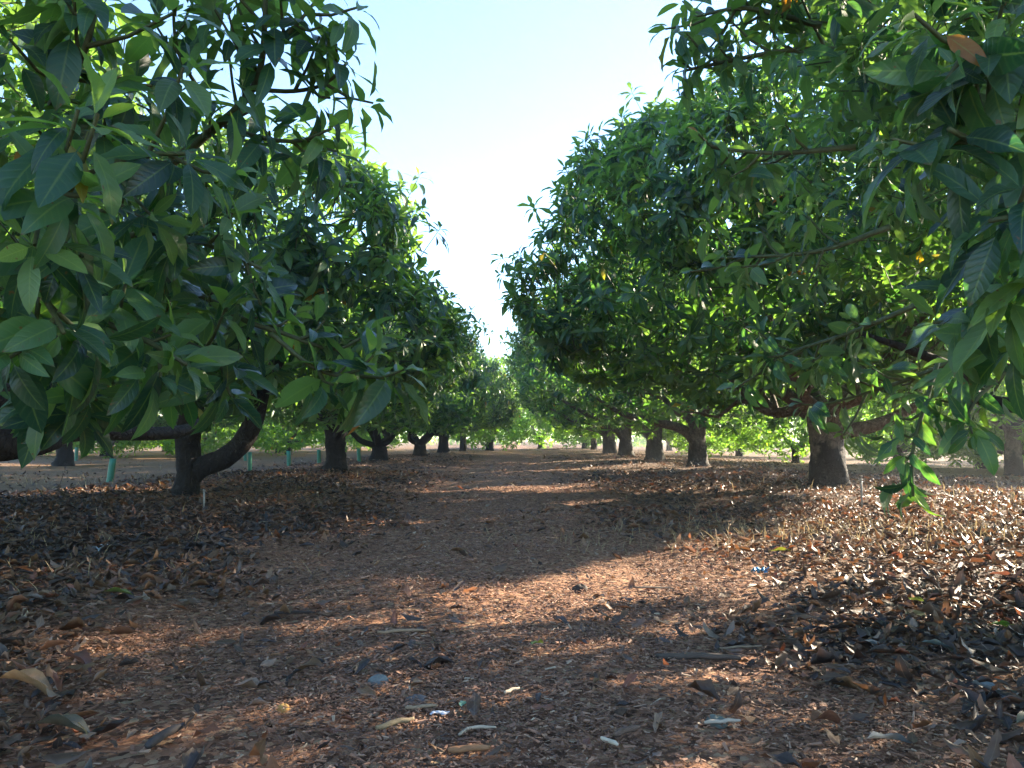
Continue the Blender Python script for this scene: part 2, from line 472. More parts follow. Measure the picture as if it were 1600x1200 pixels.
# ================================================================== SETTING
def build_ground():
    def axis(a, b, step, far, g=1.14):
        m = list(np.arange(a, b + 1e-6, step)); s = step
        while m[-1] < far[1]: s *= g; m.append(m[-1] + s)
        s = step
        while m[0] > far[0]: s *= g; m.insert(0, m[0] - s)
        return np.array(m)
    xs = axis(-6, 6, 0.1, (-320, 320)); ys = axis(-2, 14, 0.1, (-60, 500))
    X, Y = np.meshgrid(xs, ys)
    Z = gz(X, Y) + 0.006 * np.sin(X * 17 + 2 * np.sin(Y * 11)) * np.sin(Y * 19)
    v = np.stack([X, Y, Z], -1).reshape(-1, 3)
    nx = len(xs); i = (np.arange(len(ys) - 1)[:, None] * nx + np.arange(nx - 1)[None]).ravel()
    mb = MB(); mb.add(v, quads=np.stack([i, i + 1, i + nx + 1, i + nx], 1))
    m, nt = mat_new('orchard_soil'); n = N(nt)
    co = n('ShaderNodeTexCoord'); P = co.outputs['Object']
    sep = n('ShaderNodeSeparateXYZ'); n.link(P, sep.inputs[0])
    big = n.noise(P, 0.7, 4); fine = n.noise(P, 9.0, 8, 0.75)
    vo = n('ShaderNodeTexVoronoi'); vo.inputs['Scale'].default_value = 16.0; vo.inputs['Randomness'].default_value = 1.0
    n.link(P, vo.inputs['Vector'])
    vo2 = n('ShaderNodeTexVoronoi'); vo2.inputs['Scale'].default_value = 55.0; n.link(P, vo2.inputs['Vector'])
    sv = n('ShaderNodeSeparateXYZ'); n.link(vo.outputs['Color'], sv.inputs[0])
    sv2 = n('ShaderNodeSeparateXYZ'); n.link(vo2.outputs['Color'], sv2.inputs[0])
    litter = n.ramp(sv.outputs[0], [(0.0, (0.03, 0.02, 0.015)), (0.35, (0.085, 0.045, 0.025)), (0.7, (0.17, 0.095, 0.055)), (1.0, (0.33, 0.21, 0.13))])
    chips = n.ramp(sv2.outputs[0], [(0.0, (0.08, 0.038, 0.020)), (0.5, (0.29, 0.136, 0.074)), (0.85, (0.43, 0.228, 0.128)), (1.0, (0.48, 0.33, 0.19))])
    soil = n.ramp(fine, [(0.3, (0.13, 0.074, 0.038)), (0.7, (0.27, 0.165, 0.088))])
    # distance from the middle of the path, and from the tree rows
    xw = n.math('ADD', sep.outputs[0], n.math('MULTIPLY', n.math('SUBTRACT', big, 0.5), 2.0))
    dpath = n.math('ABSOLUTE', n.math('ADD', xw, 0.1))
    onpath = n.ramp(n.math('MULTIPLY', dpath, 0.2), [(0.20, (1, 1, 1)), (0.32, (0, 0, 0))])
    drow = n.math('ABSOLUTE', n.math('SUBTRACT', n.math('ABSOLUTE', n.math('SUBTRACT', xw, 0.25)), 3.5))
    inrow = n.ramp(n.math('MULTIPLY', drow, 0.2), [(0.36, (1, 1, 1)), (0.5, (0, 0, 0))])
    c = n.mix(inrow, soil, litter); c = n.mix(onpath, c, chips)
    c = n.mix(n.math('MULTIPLY', fine, 0.45), c, (0.05, 0.03, 0.02))
    pb = n('ShaderNodeBsdfPrincipled'); n.link(c, pb.inputs['Base Color']); pb.inputs['Roughness'].default_value = 0.9
    pb.inputs['Specular IOR Level'].default_value = 0.2
    h = n.math('ADD', n.math('MULTIPLY', fine, 0.6), n.math('ADD', n.math('MULTIPLY', sv.outputs[1], 0.35), n.math('MULTIPLY', sv2.outputs[1], 0.2)))
    n.link(n.bump(h, 0.06, 0.9), pb.inputs['Normal'])
    out = n('ShaderNodeOutputMaterial'); n.link(pb.outputs[0], out.inputs[0])
    o = mb.build('ground', m); tag(o, 'brown orchard soil with a reddish track between the tree rows', 'ground', kind='structure')

DEAD_RAMP = [(0.0, (0.025, 0.021, 0.020)), (0.22, (0.070, 0.047, 0.036)), (0.42, (0.14, 0.078, 0.040)), (0.60, (0.22, 0.122, 0.058)),
             (0.74, (0.26, 0.088, 0.042)), (0.86, (0.34, 0.22, 0.135)), (0.94, (0.22, 0.175, 0.145)), (1.0, (0.50, 0.37, 0.24))]
def dead_material(name, rough, ramp, transl=0.12, spec=0.5):
    m, nt = mat_new(name); n = N(nt)
    a = n('ShaderNodeAttribute', attribute_name='leaf'); sep = n('ShaderNodeSeparateXYZ'); n.link(a.outputs['Vector'], sep.inputs[0])
    col = n.ramp(sep.outputs[0], ramp)
    co = n('ShaderNodeTexCoord'); f = n.noise(co.outputs['Object'], 45.0, 4)
    col = n.mix(n.math('MULTIPLY', f, 0.6), col, (0.03, 0.02, 0.015))
    rib = n.math('SUBTRACT', 1.0, n.math('MULTIPLY', n.math('ABSOLUTE', sep.outputs[1]), 10.0), clamp=True)
    col = n.mix(n.math('MULTIPLY', rib, 0.35), col, (0.30, 0.2, 0.12))
    pb = n('ShaderNodeBsdfPrincipled'); n.link(col, pb.inputs['Base Color']); pb.inputs['Specular IOR Level'].default_value = spec
    n.link(n.math('ADD', rough, n.math('MULTIPLY', f, 0.3)), pb.inputs['Roughness'])
    n.link(n.bump(f, 0.004, 0.6), pb.inputs['Normal'])
    tr = n('ShaderNodeBsdfTranslucent'); n.link(n.mix(1.0, col, (1.8, 1.4, 1.1), 'MULTIPLY'), tr.inputs[0])
    mx = n('ShaderNodeMixShader'); mx.inputs[0].default_value = transl
    n.link(pb.outputs[0], mx.inputs[1]); n.link(tr.outputs[0], mx.inputs[2])
    out = n('ShaderNodeOutputMaterial'); n.link(mx.outputs[0], out.inputs[0])
    return m
DEAD = dead_material('dead_leaf', 0.41, DEAD_RAMP, 0.18, 0.5)
CHIP = dead_material('wood_chip', 0.5, [(0.0, (0.065, 0.034, 0.018)), (0.3, (0.26, 0.120, 0.064)), (0.7, (0.42, 0.210, 0.117)), (0.88, (0.52, 0.33, 0.21)), (1.0, (0.60, 0.46, 0.30))], 0.0, 0.4)
STRAW = simple('dry_straw', (0.36, 0.27, 0.14), 0.6, 0.3, 0.3, 60, 0, transl=0.3)

def path_mask(x, y):
    """1 on the trodden track, 0 in the leaf litter"""
    w = 0.22 * np.sin(y * 1.1 + 0.7) + 0.15 * np.sin(y * 2.7 + x) + 0.1 * np.sin(x * 5 + y * 4)
    return smooth(1.25, 0.7, np.abs(x + 0.12 + 0.0 * y) + w)

def scatter(rng, y0, y1, dens, margin=0.4, xmax=40.0):
    ys = []
    half = lambda y: np.minimum(0.70 * y + margin, xmax)
    area = np.trapezoid([2 * half(y) for y in np.linspace(y0, y1, 50)], np.linspace(y0, y1, 50)) if hasattr(np, 'trapezoid') else np.trapz([2 * half(y) for y in np.linspace(y0, y1, 50)], np.linspace(y0, y1, 50))
    n = int(area * dens)
    while sum(len(a) for a in ys) < n:
        y = rng.uniform(y0, y1, n); keep = rng.uniform(0, half(y1), n) < half(y)
        ys.append(y[keep])
    y = np.concatenate(ys)[:n]
    return rng.uniform(-1, 1, n) * half(y), y

def build_litter():
    rng = np.random.default_rng(11)
    mb = MB()
    for y0, y1, dens, rows in ((0.9, 3.2, 1900, 6), (3.2, 7, 1250, 5), (7, 14, 480, 4), (14, 30, 90, 3), (30, 60, 12, 3)):
        x, y = scatter(rng, y0, y1, dens)
        row = np.maximum(np.where(x > 3.2, np.exp(-((x - 3.2) / 5.5) ** 4), np.exp(-((x - 3.2) / 2.6) ** 4)), np.exp(-((x + 3.0) / 2.4) ** 4))
        row = np.where(y < 7, np.maximum(row, 0.9 * (np.abs(x) < 5.5)), row)
        pr = (1 - 0.93 * path_mask(x, y)) * np.clip(row, 0.07, 1)
        pr = pr * (0.45 + 0.55 * (0.5 + 0.5 * np.sin(x * 2.1 + 1.7 * np.sin(y * 1.6)) * np.sin(y * 2.4 + x)))
        k = rng.uniform(0, 1, len(x)) < pr
        x, y = x[k], y[k]; n = len(x)
        z = gz(x, y) + rng.uniform(0.004, 0.035, n) 
        a = rng.uniform(0, 6.283, n)
        d = np.stack([np.cos(a), np.sin(a), rng.normal(0.03, .15, n)], 1)
        nn = np.stack([rng.normal(0, .27, n), rng.normal(0, .27, n), np.where(rng.uniform(0, 1, n) < .7, 1, -1)], 1)
        L = np.clip(rng.lognormal(math.log(.049), .38, n), .02, .095) * (1.0 if y1 < 8 else 1.1)
        rnd = np.clip(rng.beta(1.5, 1.7, n), 0, 1)
        old = (np.abs(x) > 1.3) & (y > 3.5); rnd = np.where(old, np.clip(rnd - .22 * (0.6 + 0.8 * np.sin(x * 1.3 + 1) * np.sin(y * 1.1)), 0.0, 1), rnd)
        # litter on the near right takes mostly the darker tones
        grey = (x > 0.9) & (y < 3.6); rnd = np.where(grey & (rng.uniform(0, 1, n) < .7), rng.choice([0.02, .1, .15, .2, .3, .45], n), rnd)
        add_leaves(mb, rng, np.stack([x, y, z], 1), d, nn, L, L * rng.uniform(.15, .25, n), rng.normal(0.15, .7, n),
                   rng.normal(.15, .4, n), rng.uniform(.15, .6, n), rnd, np.zeros(n), rows, petiole=0.08, curl=rng.normal(0.3, .5, n))
    o = mb.build('leaf_litter', DEAD, leafdata=True); tag(o, 'curled brown dead leaves covering the ground beside the track', 'leaf litter', kind='stuff')
    # wood chips
    mb = MB(); rng = np.random.default_rng(12)
    for y0, y1, dens, sz in ((0.9, 2.6, 24000, .50), (2.6, 5.0, 12000, .6), (5, 10, 4000, .85), (10, 22, 140, 2.2)):
        x, y = scatter(rng, y0, y1, dens)
        pr = 0.5 + 0.5 * path_mask(x, y)
        pr = np.where(y > 5, pr * (np.abs(x) < 5), pr)
        rut = np.exp(-((np.abs(x + 0.15) - 0.62) / 0.16) ** 2) * (0.5 + 0.5 * np.sin(y * 1.7 + x))
        pr = pr * (1 - .6 * rut) * (0.3 + 0.7 * (0.5 + 0.5 * np.sin(x * 3.3 + y + np.sin(y * 7)) * np.sin(y * 3.9 - 2 * x)))
        k = rng.uniform(0, 1, len(x)) < pr
        x, y = x[k], y[k]; n = len(x)
        L = sz * np.clip(rng.lognormal(math.log(0.0145), 0.55, n), .005, .06); W = np.minimum(L * rng.uniform(.08, .38, n), 0.009 * sz); T = W * rng.uniform(.2, .6, n)
        a = rng.uniform(0, 6.283, n)
        d = norm(np.stack([np.cos(a), np.sin(a), rng.normal(0, .22, n)], 1)); u = norm(np.stack([rng.normal(0, .3, n), rng.normal(0, .3, n), np.ones(n)], 1))
        s = norm(np.cross(d, u)); u = np.cross(s, d)
        c = np.stack([x, y, gz(x, y) + 0.004 + rng.uniform(0, .012, n)], 1)
        V = np.zeros((n, 8, 3))
        for i, (a1, b1, c1) in enumerate(((-1, -1, -1), (1, -1, -1), (1, 1, -1), (-1, 1, -1), (-1, -1, 1), (1, -1, 1), (1, 1, 1), (-1, 1, 1))):
            tp = 1.0 if a1 < 0 else 0.55
            V[:, i] = c + d * (a1 * L / 2)[:, None] + s * (b1 * tp * W / 1.2)[:, None] + u * (c1 * tp * T / 2)[:, None]
        q = np.array([(4, 5, 6, 7), (0, 1, 5, 4), (1, 2, 6, 5), (2, 3, 7, 6), (3, 0, 4, 7)])
        A = np.zeros((n, 8, 3)); A[..., 0] = np.clip(rng.beta(1.4, 1.9, n), 0, 1)[:, None]; A[..., 1] = 1
        mb.add(V, quads=(q[None] + (np.arange(n) * 8)[:, None, None]).reshape(-1, 4), a=A)
    o = mb.build('wood_chips', CHIP, leafdata=True, flat=True); tag(o, 'reddish brown wood chips and bark bits strewn over the track', 'wood chips', kind='stuff')
    # dry grass
    mb = MB(); rng = np.random.default_rng(13)
    for cx, cy, sx, sy, cnt in ((2.6, 4.8, 1.3, .5, 1700), (1.6, 4.9, .5, .25, 260), (4.6, 6.2, 1.3, .7, 1200), (-3.0, 4.3, .5, .5, 380), (-1.9, 3.2, .35, .5, 120), (6.8, 8.5, 2.5, 1.2, 700), (-6.5, 10.5, 2.0, 2.0, 500), (3.0, 20, 3, 6, 500), (-1.15, 1.55, .12, .12, 30)):
        n = cnt; x = rng.normal(cx, sx, n); y = rng.normal(cy, sy, n)
        a = rng.uniform(0, 6.283, n); lean = rng.uniform(.1, 1.3, n)
        d = np.stack([np.cos(a) * lean, np.sin(a) * lean, np.ones(n)], 1)
        L = rng.uniform(.04, .13, n) * (1.4 if cy > 8 else 1)
        nn = np.stack([np.cos(a), np.sin(a), -lean], 1) * -1
        add_leaves(mb, rng, np.stack([x, y, gz(x, y)], 1), d, nn, L, np.full(n, .0022) * (1.8 if cy > 8 else 1), rng.uniform(.2, 1.4, n), np.full(n, .2), np.zeros(n), rng.uniform(0, 1, n), np.zeros(n), 4, petiole=0)
    o = mb.build('dry_grass', STRAW, leafdata=True); tag(o, 'sparse straw coloured dry grass among the dead leaves', 'dry grass', kind='stuff')

# ================================================================== TREES
def build_trees():
    # ---- left, nearest (its trunk stands outside the frame)
    rng = np.random.default_rng(1)
    loc = on_ground(-3.5, 1.5)
    lumps = lumpy(rng, (0.2, 0.75, 2.1, 2.25, 2.5, 1.75), 12, (0.5, 0.8), .74)
    def extra(mb):
        r = np.random.default_rng(101)
        L = lambda *p: local([at(*q) for q in p], loc)
        # the twiggy shoot against the sky
        spray(mb, r, L((150, 330, 2.9), (300, 210, 2.7), (385, 120, 2.6), (400, 0, 2.5), (395, -90, 2.5)), .019, 8, 11, .88, .25, bare=.35)
        spray(mb, r, L((383, 125, 2.6), (450, 128, 2.6), (500, 115, 2.6), (535, 80, 2.6)), .008, 8, 5, .85, .17, bare=.25)
        spray(mb, r, L((340, 185, 2.7), (400, 205, 2.6), (460, 210, 2.55), (510, 190, 2.5)), .009, 8, 6, .9, .18)
        spray(mb, r, L((395, 60, 2.55), (440, 30, 2.5), (480, -20, 2.5)), .008, 8, 5, .9, .2)
        spray(mb, r, L((300, 130, 2.7), (260, 60, 2.6), (250, -30, 2.6)), .008, 8, 5, .95, .2)
        # boughs reaching over the track
        spray(mb, r, L((100, 420, 2.8), (280, 450, 2.5), (380, 500, 2.35), (440, 520, 2.4), (520, 545, 2.45), (575, 520, 2.45)), .011, 8, 9, .85, .15, bare=.25)
        spray(mb, r, L((120, 380, 2.7), (230, 360, 2.4), (320, 380, 2.3), (410, 420, 2.25)), .012, 8, 11, .85, .15, bare=.15)
        spray(mb, r, L((60, 300, 2.5), (180, 240, 2.0), (290, 230, 1.85)), .012, 9, 9, .92, .22, bare=.15)
        spray(mb, r, L((20, 470, 2.4), (120, 490, 2.1), (220, 530, 2.0), (290, 570, 2.0)), .011, 9, 9, .9, .2, bare=.15)
        spray(mb, r, L((200, 500, 2.6), (300, 540, 2.4), (370, 580, 2.3)), .01, 8, 7, .88, .2)
        spray(mb, r, L((10, 400, 1.9), (60, 460, 1.75), (95, 520, 1.7)), .01, 9, 6, .95, .16, bare=.2)
        spray(mb, r, L((-40, 560, 2.5), (40, 600, 2.35), (90, 630, 2.3)), .007, 8, 5, .8, .14, bare=.2)
        spray(mb, r, L((60, 560, 2.3), (120, 600, 2.15), (150, 625, 2.1)), .006, 9, 4, .85, .12, bare=.3)
        spray(mb, r, L((420, 520, 2.3), (500, 580, 2.35), (585, 590, 2.4)), .008, 8, 5, .9, .16, bare=.35)
        spray(mb, r, L((60, 150, 2.1), (110, 60, 1.9), (130, -40, 1.9)), .011, 9, 9, .92, .25)
        spray(mb, r, L((20, 330, 1.75), (60, 300, 1.6), (120, 300, 1.55)), .009, 9, 6, .95, .18)
    me = crown_mesh(rng, lumps, 32, 1.22, 7, .76, (8, 13), extra, inner=.6, droop=.15, keep=lambda p, q: ~(((p[:, 0] + loc[0]) / np.maximum(p[:, 1] + loc[1], .2) > np.where(p[:, 2] > 1.75, -.50, -.42)) & (p[:, 1] + loc[1] > .3)))
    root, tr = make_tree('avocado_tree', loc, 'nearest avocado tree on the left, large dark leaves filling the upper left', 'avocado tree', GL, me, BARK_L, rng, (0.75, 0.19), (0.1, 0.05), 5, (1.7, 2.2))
    # low bough running forward at trunk height
    mb = MB(); p = local([(-3.4, 1.55, .62), at(-260, 640, 2.6), at(-60, 690, 3.0), at(60, 688, 3.3), at(120, 676, 3.6), at(275, 676, 4.2), at(330, 650, 4.6)], loc)
    tube(mb, p, [.11, .085, .072, .062, .042, .034, .018], 12, rng=rng, rough=.08, sub=4); mb.build('limb', BARK_L, tr)
    mb = MB(); p = local([(-3.4, 1.6, .66), at(-300, 610, 2.6), at(-40, 625, 3.0), at(75, 606, 3.2), at(150, 560, 3.4), at(260, 470, 3.6)], loc)
    tube(mb, p, [.12, .09, .06, .05, .035, .015], 12, rng=rng, rough=.08, sub=4); mb.build('limb', BARK_L, tr)

    # ---- right, nearest
    rng = np.random.default_rng(2)
    loc = on_ground(3.8, 2.7)
    lumps = lumpy(rng, (0.1, 0.25, 2.55, 2.55, 2.5, 2.2), 13, (0.55, 0.95)) + [(0.1, 2.3, 3.8, 1.7, 1.4, 1.3), (0.5, -.5, 4.4, 1.7, 1.7, 1.1)]  # last two lumps added out of view to shade the near left tree
    def extra(mb):
        r = np.random.default_rng(102)
        L = lambda *p: local([at(*q) for q in p], loc)
        spray(mb, r, L((1470, 560, 3.1), (1450, 620, 2.95), (1425, 700, 2.9), (1422, 775, 2.88)), .009, 8, 6, .82, .09, (4, 7), bare=.25, droop=1.0)
        spray(mb, r, L((1600, 300, 1.9), (1560, 230, 1.6), (1500, 190, 1.5)), .01, 9, 7, .95, .2)
        spray(mb, r, L((1660, 120, 1.8), (1600, 60, 1.6), (1540, 60, 1.5), (1500, 110, 1.5)), .01, 9, 7, .95, .2)
        spray(mb, r, L((1700, 330, 1.9), (1620, 330, 1.6), (1560, 340, 1.5)), .01, 9, 7, .95, .2)
        spray(mb, r, L((1650, 450, 2.0), (1580, 470, 1.8), (1520, 460, 1.75)), .01, 9, 7, .92, .2)
        spray(mb, r, L((1400, 60, 2.9), (1250, 60, 2.9), (1140, 80, 2.95), (1075, 95, 3.0)), .012, 8, 9, .78, .25, bare=.2)
        spray(mb, r, L((1300, 20, 2.8), (1180, -10, 2.9), (1090, 5, 3.0)), .012, 8, 7, .78, .25, bare=.2)
        spray(mb, r, L((1350, 220, 3.0), (1220, 230, 3.1), (1110, 220, 3.2)), .012, 8, 8, .78, .28, bare=.2)
        spray(mb, r, L((1400, 350, 3.0), (1280, 390, 3.2), (1130, 400, 3.4)), .012, 8, 9, .78, .28, bare=.2)
        spray(mb, r, L((1450, 470, 3.1), (1330, 520, 3.3), (1200, 560, 3.5)), .012, 8, 9, .78, .25, bare=.2, droop=.8)
        spray(mb, r, L((1500, 560, 3.3), (1400, 600, 3.4), (1300, 630, 3.6)), .011, 8, 8, .78, .22, bare=.2, droop=.8)
        spray(mb, r, L((1600, 560, 2.9), (1530, 620, 2.8), (1500, 670, 2.8)), .01, 8, 7, .78, .2, droop=.9)
    me = crown_mesh(rng, lumps, 31, 1.02, 7, .74, (8, 13), extra, droop=.3, inner=.5)
    root, tr = make_tree('avocado_tree', loc, 'nearest avocado tree on the right, big backlit leaves filling the upper right corner', 'avocado tree', GR, me, BARK_R, rng, (0.8, 0.21), (-0.05, 0), 5, (1.7, 2.3))
    mb = MB(); p = local([(3.75, 2.75, .75), (3.0, 3.3, .72), at(1560, 630, 3.7), at(1500, 580, 3.7), at(1430, 548, 3.6), at(1350, 520, 3.6)], loc)
    tube(mb, p, [.10, .06, .034, .027, .02, .01], 10, rng=rng, rough=.08, sub=4); mb.build('limb', BARK_L, tr)

    # ---- left, first whose trunk shows
    rng = np.random.default_rng(3)
    loc = on_ground(-3.24, 8.0)
    lumps = lumpy(rng, (0.0, 0.2, 2.1, 2.35, 2.55, 1.55), 14, (0.5, 0.9))
    me = crown_mesh(rng, lumps, 20, 0.98, 6, 1.15, (9, 14), young=.45, inner=.35, twig=.28)
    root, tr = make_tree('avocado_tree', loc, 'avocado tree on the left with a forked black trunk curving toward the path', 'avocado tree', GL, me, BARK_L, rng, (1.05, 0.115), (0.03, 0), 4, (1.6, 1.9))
    mb = MB(); p = local([on_ground(-3.2, 8.0, .15), at(318, 730, 8.0), at(352, 716, 7.95), at(380, 690, 7.9), at(398, 650, 7.9), at(412, 600, 7.9), at(450, 540, 7.9)], loc)
    tube(mb, p, [.08, .105, .105, .10, .095, .085, .035], 14, rng=rng, rough=.06, sub=4); mb.build('limb', BARK_L, tr)

    # ---- right, first whose trunk shows
    rng = np.random.default_rng(4)
    loc = on_ground(3.62, 9.2)
    lumps = lumpy(rng, (-0.35, 0.0, 2.55, 2.75, 2.75, 1.85), 17, (0.55, 1.0))
    lumps += [(-2.75, 0.1, 2.35, .9, .9, .8), (-1.4, 0.4, 4.0, 1.0, 1.0, .65), (-2.2, -.6, 3.3, .9, .9, .7), (0.2, -1.6, 1.7, 1.1, .9, .6), (0.5, -2.5, 3.8, 1.5, 1.1, 1.0)]  # last lump added to fill the gap and keep sun off the left tree
    me = crown_mesh(rng, lumps, 21, 1.10, 6, 1.12, (9, 14), young=.35, inner=.35, twig=.28)
    root, tr = make_tree('avocado_tree', loc, 'avocado tree on the right with the thickest trunk, its lower half black', 'avocado tree', GR, me, BARK_R, rng, (0.82, 0.20), (0, 0), 6, (1.9, 2.3), flare=1.14)
    mb = MB(); p = [(0.1, -.1, .62), (.5, -.25, .72), (.95, -.4, .95), (1.6, -.5, 1.2)]
    tube(mb, p, [.09, .07, .05, .02], 10, rng=rng, rough=.06, sub=4); mb.build('limb', BARK_R, tr)

    # ---- kinds for the trees further along
    kinds = []; sunny_copies = []
    for k, (main, nl, dens, rows, skirt) in enumerate((((0, 0, 2.35, 2.6, 2.75, 1.75), 15, 18, 4, 0.95), ((0, 0, 2.2, 2.5, 2.6, 1.7), 16, 18, 4, 0.8), ((0, 0, 2.55, 3.1, 2.3, 2.1), 14, 18, 4, .82))):
        rng = np.random.default_rng(20 + k)
        kinds.append(crown_mesh(rng, lumpy(rng, main, nl, (.5, .95)), dens * .95, skirt, rows, 1.12, (9, 13), young=.6, twig=.22, inner=.35))
    rng = np.random.default_rng(30)
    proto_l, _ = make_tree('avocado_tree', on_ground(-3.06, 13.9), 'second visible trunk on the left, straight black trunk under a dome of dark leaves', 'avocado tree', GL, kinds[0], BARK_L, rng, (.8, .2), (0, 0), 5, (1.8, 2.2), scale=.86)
    proto_r, _ = make_tree('avocado_tree', on_ground(3.75, 16.2), 'second visible trunk on the right, dark and straight with a bough reaching left', 'avocado tree', GR, kinds[2], BARK_N, rng, (.95, .175), (0, 0), 4, (2.0, 2.2))
    tr = [c for c in proto_r.children if c.name.startswith('trunk')][0]
    mb = MB(); tube(mb, [(0, 0, .35), (-.25, .0, .72), (-.8, -.1, .88), (-1.5, -.1, 1.05), (-2.2, .2, 1.5)], [.1, .1, .085, .06, .02], 10, rng=rng, rough=.06, sub=4); mb.build('limb', BARK_N, tr)
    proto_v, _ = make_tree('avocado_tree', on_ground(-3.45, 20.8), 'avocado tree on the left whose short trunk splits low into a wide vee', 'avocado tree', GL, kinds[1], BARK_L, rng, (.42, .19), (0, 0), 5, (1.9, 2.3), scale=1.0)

    ords = ['third', 'fourth', 'fifth', 'sixth', 'seventh', 'eighth', 'ninth', 'tenth', 'eleventh', 'twelfth']
    rg = random.Random(5)
    left = [(-3.15, 27.5, 1.05), (-2.95, 34.5, 1.1)]
    for i, (x, y, s) in enumerate(left):
        src = (proto_v, proto_l)[i % 2]
        copy_tree(src, on_ground(x, y), f'{ords[i + 1]} avocado tree along the left edge of the path, counted from the forked black trunk', rg.uniform(0, 6.28), s, GL)
    right = [(3.95, 22.2, 1.08), (4.0, 28.2, 1.1), (4.1, 33.5, 1.12)]
    for i, (x, y, s) in enumerate(right):
        copy_tree(proto_r, on_ground(x, y), f'{ords[i]} avocado tree along the right edge of the path, counted from the thick black-footed trunk', rg.choice((0, math.pi)) + rg.uniform(-.3, .3), (s * 1.2, s, s * 1.1), GR)

    # ---- other rows: sunlit tint in the leaf colour, leaf down to the ground
    bush = []
    for k, (main, nl) in enumerate((((0, 0, 1.35, 1.7, 1.7, 1.3), 12), ((0, 0, 1.55, 2.0, 1.9, 1.5), 13))):
        rng = np.random.default_rng(40 + k)
        bush.append(crown_mesh(rng, lumpy(rng, main, nl, (.4, .75)), 15, 0.06, 4, 1.1, (7, 11), leafmat=LEAF_SUNLIT, young=.5, twig=0, inner=.3))
    rng = np.random.default_rng(50)
    G2 = 'avocado trees of the neighbouring rows'
    GB = 'low bushy avocado trees beyond the rows'
    b0, _ = make_tree('bushy_avocado_tree', on_ground(8.3, 23.5), 'bright yellow-green bushy tree seen between the two nearest right trunks', 'avocado tree', GB, bush[0], BARK_R, rng, (.5, .1), (0, 0), 4, (1.1, 1.2))
    b1, _ = make_tree('bushy_avocado_tree', on_ground(10.2, 21.2), 'yellow-green bushy tree just left of the thick black-footed trunk, behind it', 'avocado tree', GB, bush[1], BARK_R, rng, (.5, .12), (0, 0), 4, (1.2, 1.3))
    bl = [(b0, 6.6, 27.5, .85, 'bushy sunlit tree right behind the second trunk on the right'),
          (b1, 12.6, 21.5, 1.2, 'bluish green bushy tree behind the hanging spray on the right'),
          (b0, 11.6, 18.4, .95, 'bushy tree in shade right of the thick black-footed trunk'),
          (b1, 14.2, 19.0, 1.15, 'bushy tree left of the outermost trunk at the right edge'),
          (b0, 17.0, 25.5, 1.5, 'bushy tree far behind the hanging spray, farther than its neighbours'),
          (b1, 10.2, 36, 1.2, 'bushy tree glowing behind the third trunk on the right'),
          (b0, 10.4, 44, 1.2, 'small distant bushy tree between the far right trunks'),
          (b1, 15.5, 35, 1.3, 'tall bushy tree behind the yellow-green bushes on the right'),
          (b1, 24.0, 34.0, 1.4, 'farthest bushy tree toward the right edge'),
          (b0, 14.2, 15.5, .95, 'bushy tree right of the outermost trunk at the right edge'),
          (b0, 2.0, 57, 1.6, 'pale bush closing the far end of the path'),
          (b1, 4.7, 52, 1.45, 'bush at the far end of the path, on its right side'),
          (b1, -1.3, 47, 1.75, 'sunlit yellow-green tree at the far end of the path, on its left side')]
    for src, x, y, s, lab in bl: copy_tree(src, on_ground(x, y), lab, rg.uniform(0, 6.28), s, GB)
    # young trees across the open strip on the left
    yl = [(-13.8, 27.5), (-11.6, 29.5), (-15.8, 31), (-13.2, 34), (-10.8, 37), (-17.8, 29.5), (-19.5, 33), (-16.2, 38), (-9.2, 33), (-12.4, 43), (-21.8, 37), (-18.6, 43), (-8.6, 41), (-7.8, 47), (-14.5, 48), (-24.5, 41), (-10.2, 53)]
    names = ['leftmost', 'second', 'third', 'fourth', 'fifth', 'sixth', 'seventh', 'eighth', 'ninth', 'tenth', 'eleventh', 'twelfth', 'thirteenth', 'fourteenth', 'fifteenth', 'sixteenth', 'rightmost']
    order = sorted(range(len(yl)), key=lambda i: yl[i][0] / yl[i][1])
    for rank, i in enumerate(order):
        x, y = yl[i]
        copy_tree((b0, b1)[i % 2], on_ground(x, y), f'{names[rank]} low bushy tree across the bare strip on the left, in left to right order', rg.uniform(0, 6.28), rg.uniform(1.0, 1.3), GB)
    # mature trees of the next rows
    rng = np.random.default_rng(45)
    sunny = crown_mesh(rng, lumpy(rng, (0, 0, 2.35, 2.7, 2.6, 1.75), 14, (.5, .9)), 13, .75, 4, 1.15, (9, 13), leafmat=LEAF_SUNLIT, young=.5, twig=.2, inner=.2)
    proto_s, _ = make_tree('avocado_tree', on_ground(10.0, 16.0), 'avocado tree with a straight trunk at the right edge, in the next row', 'avocado tree', G2, sunny, BARK_R, rng, (1.0, .15), (0, 0), 5, (1.8, 2.2))
    for x, y, sc_, lab, g_ in ((-2.5, 41, 1.1, 'sunlit yellow-green avocado tree near the far end of the path, on its left edge', GL), (4.6, 39, 1.1, 'yellow-green avocado tree near the far end of the path, on its right edge', GR), (4.7, 46, 1.1, 'last avocado tree of the right row before the bushes at the far end', GR)):
        copy_tree(proto_s, on_ground(x, y), lab, rg.uniform(0, 6.28), sc_, g_)
    nl = [(proto_l, -10.5, 18.8, .92, 'avocado tree across the bare strip, trunk seen below the black bough at far left'),
          (proto_v, -10.4, 12.0, .95, 'avocado tree at the far left edge, mostly hidden behind the nearest leaves'),
          (proto_l, -10.6, 26.0, 1.0, 'sunlit avocado tree behind the forked trunk, across the bare strip'),
          (proto_v, -10.4, 60, 1.1, 'distant avocado tree seen between the left row trunks'),
          (proto_r, 11.0, 56, 1.1, 'distant avocado tree of the right neighbouring row')]
    for src, x, y, s, lab in nl: copy_tree(src, on_ground(x, y), lab, rg.uniform(0, 6.28), s, G2)
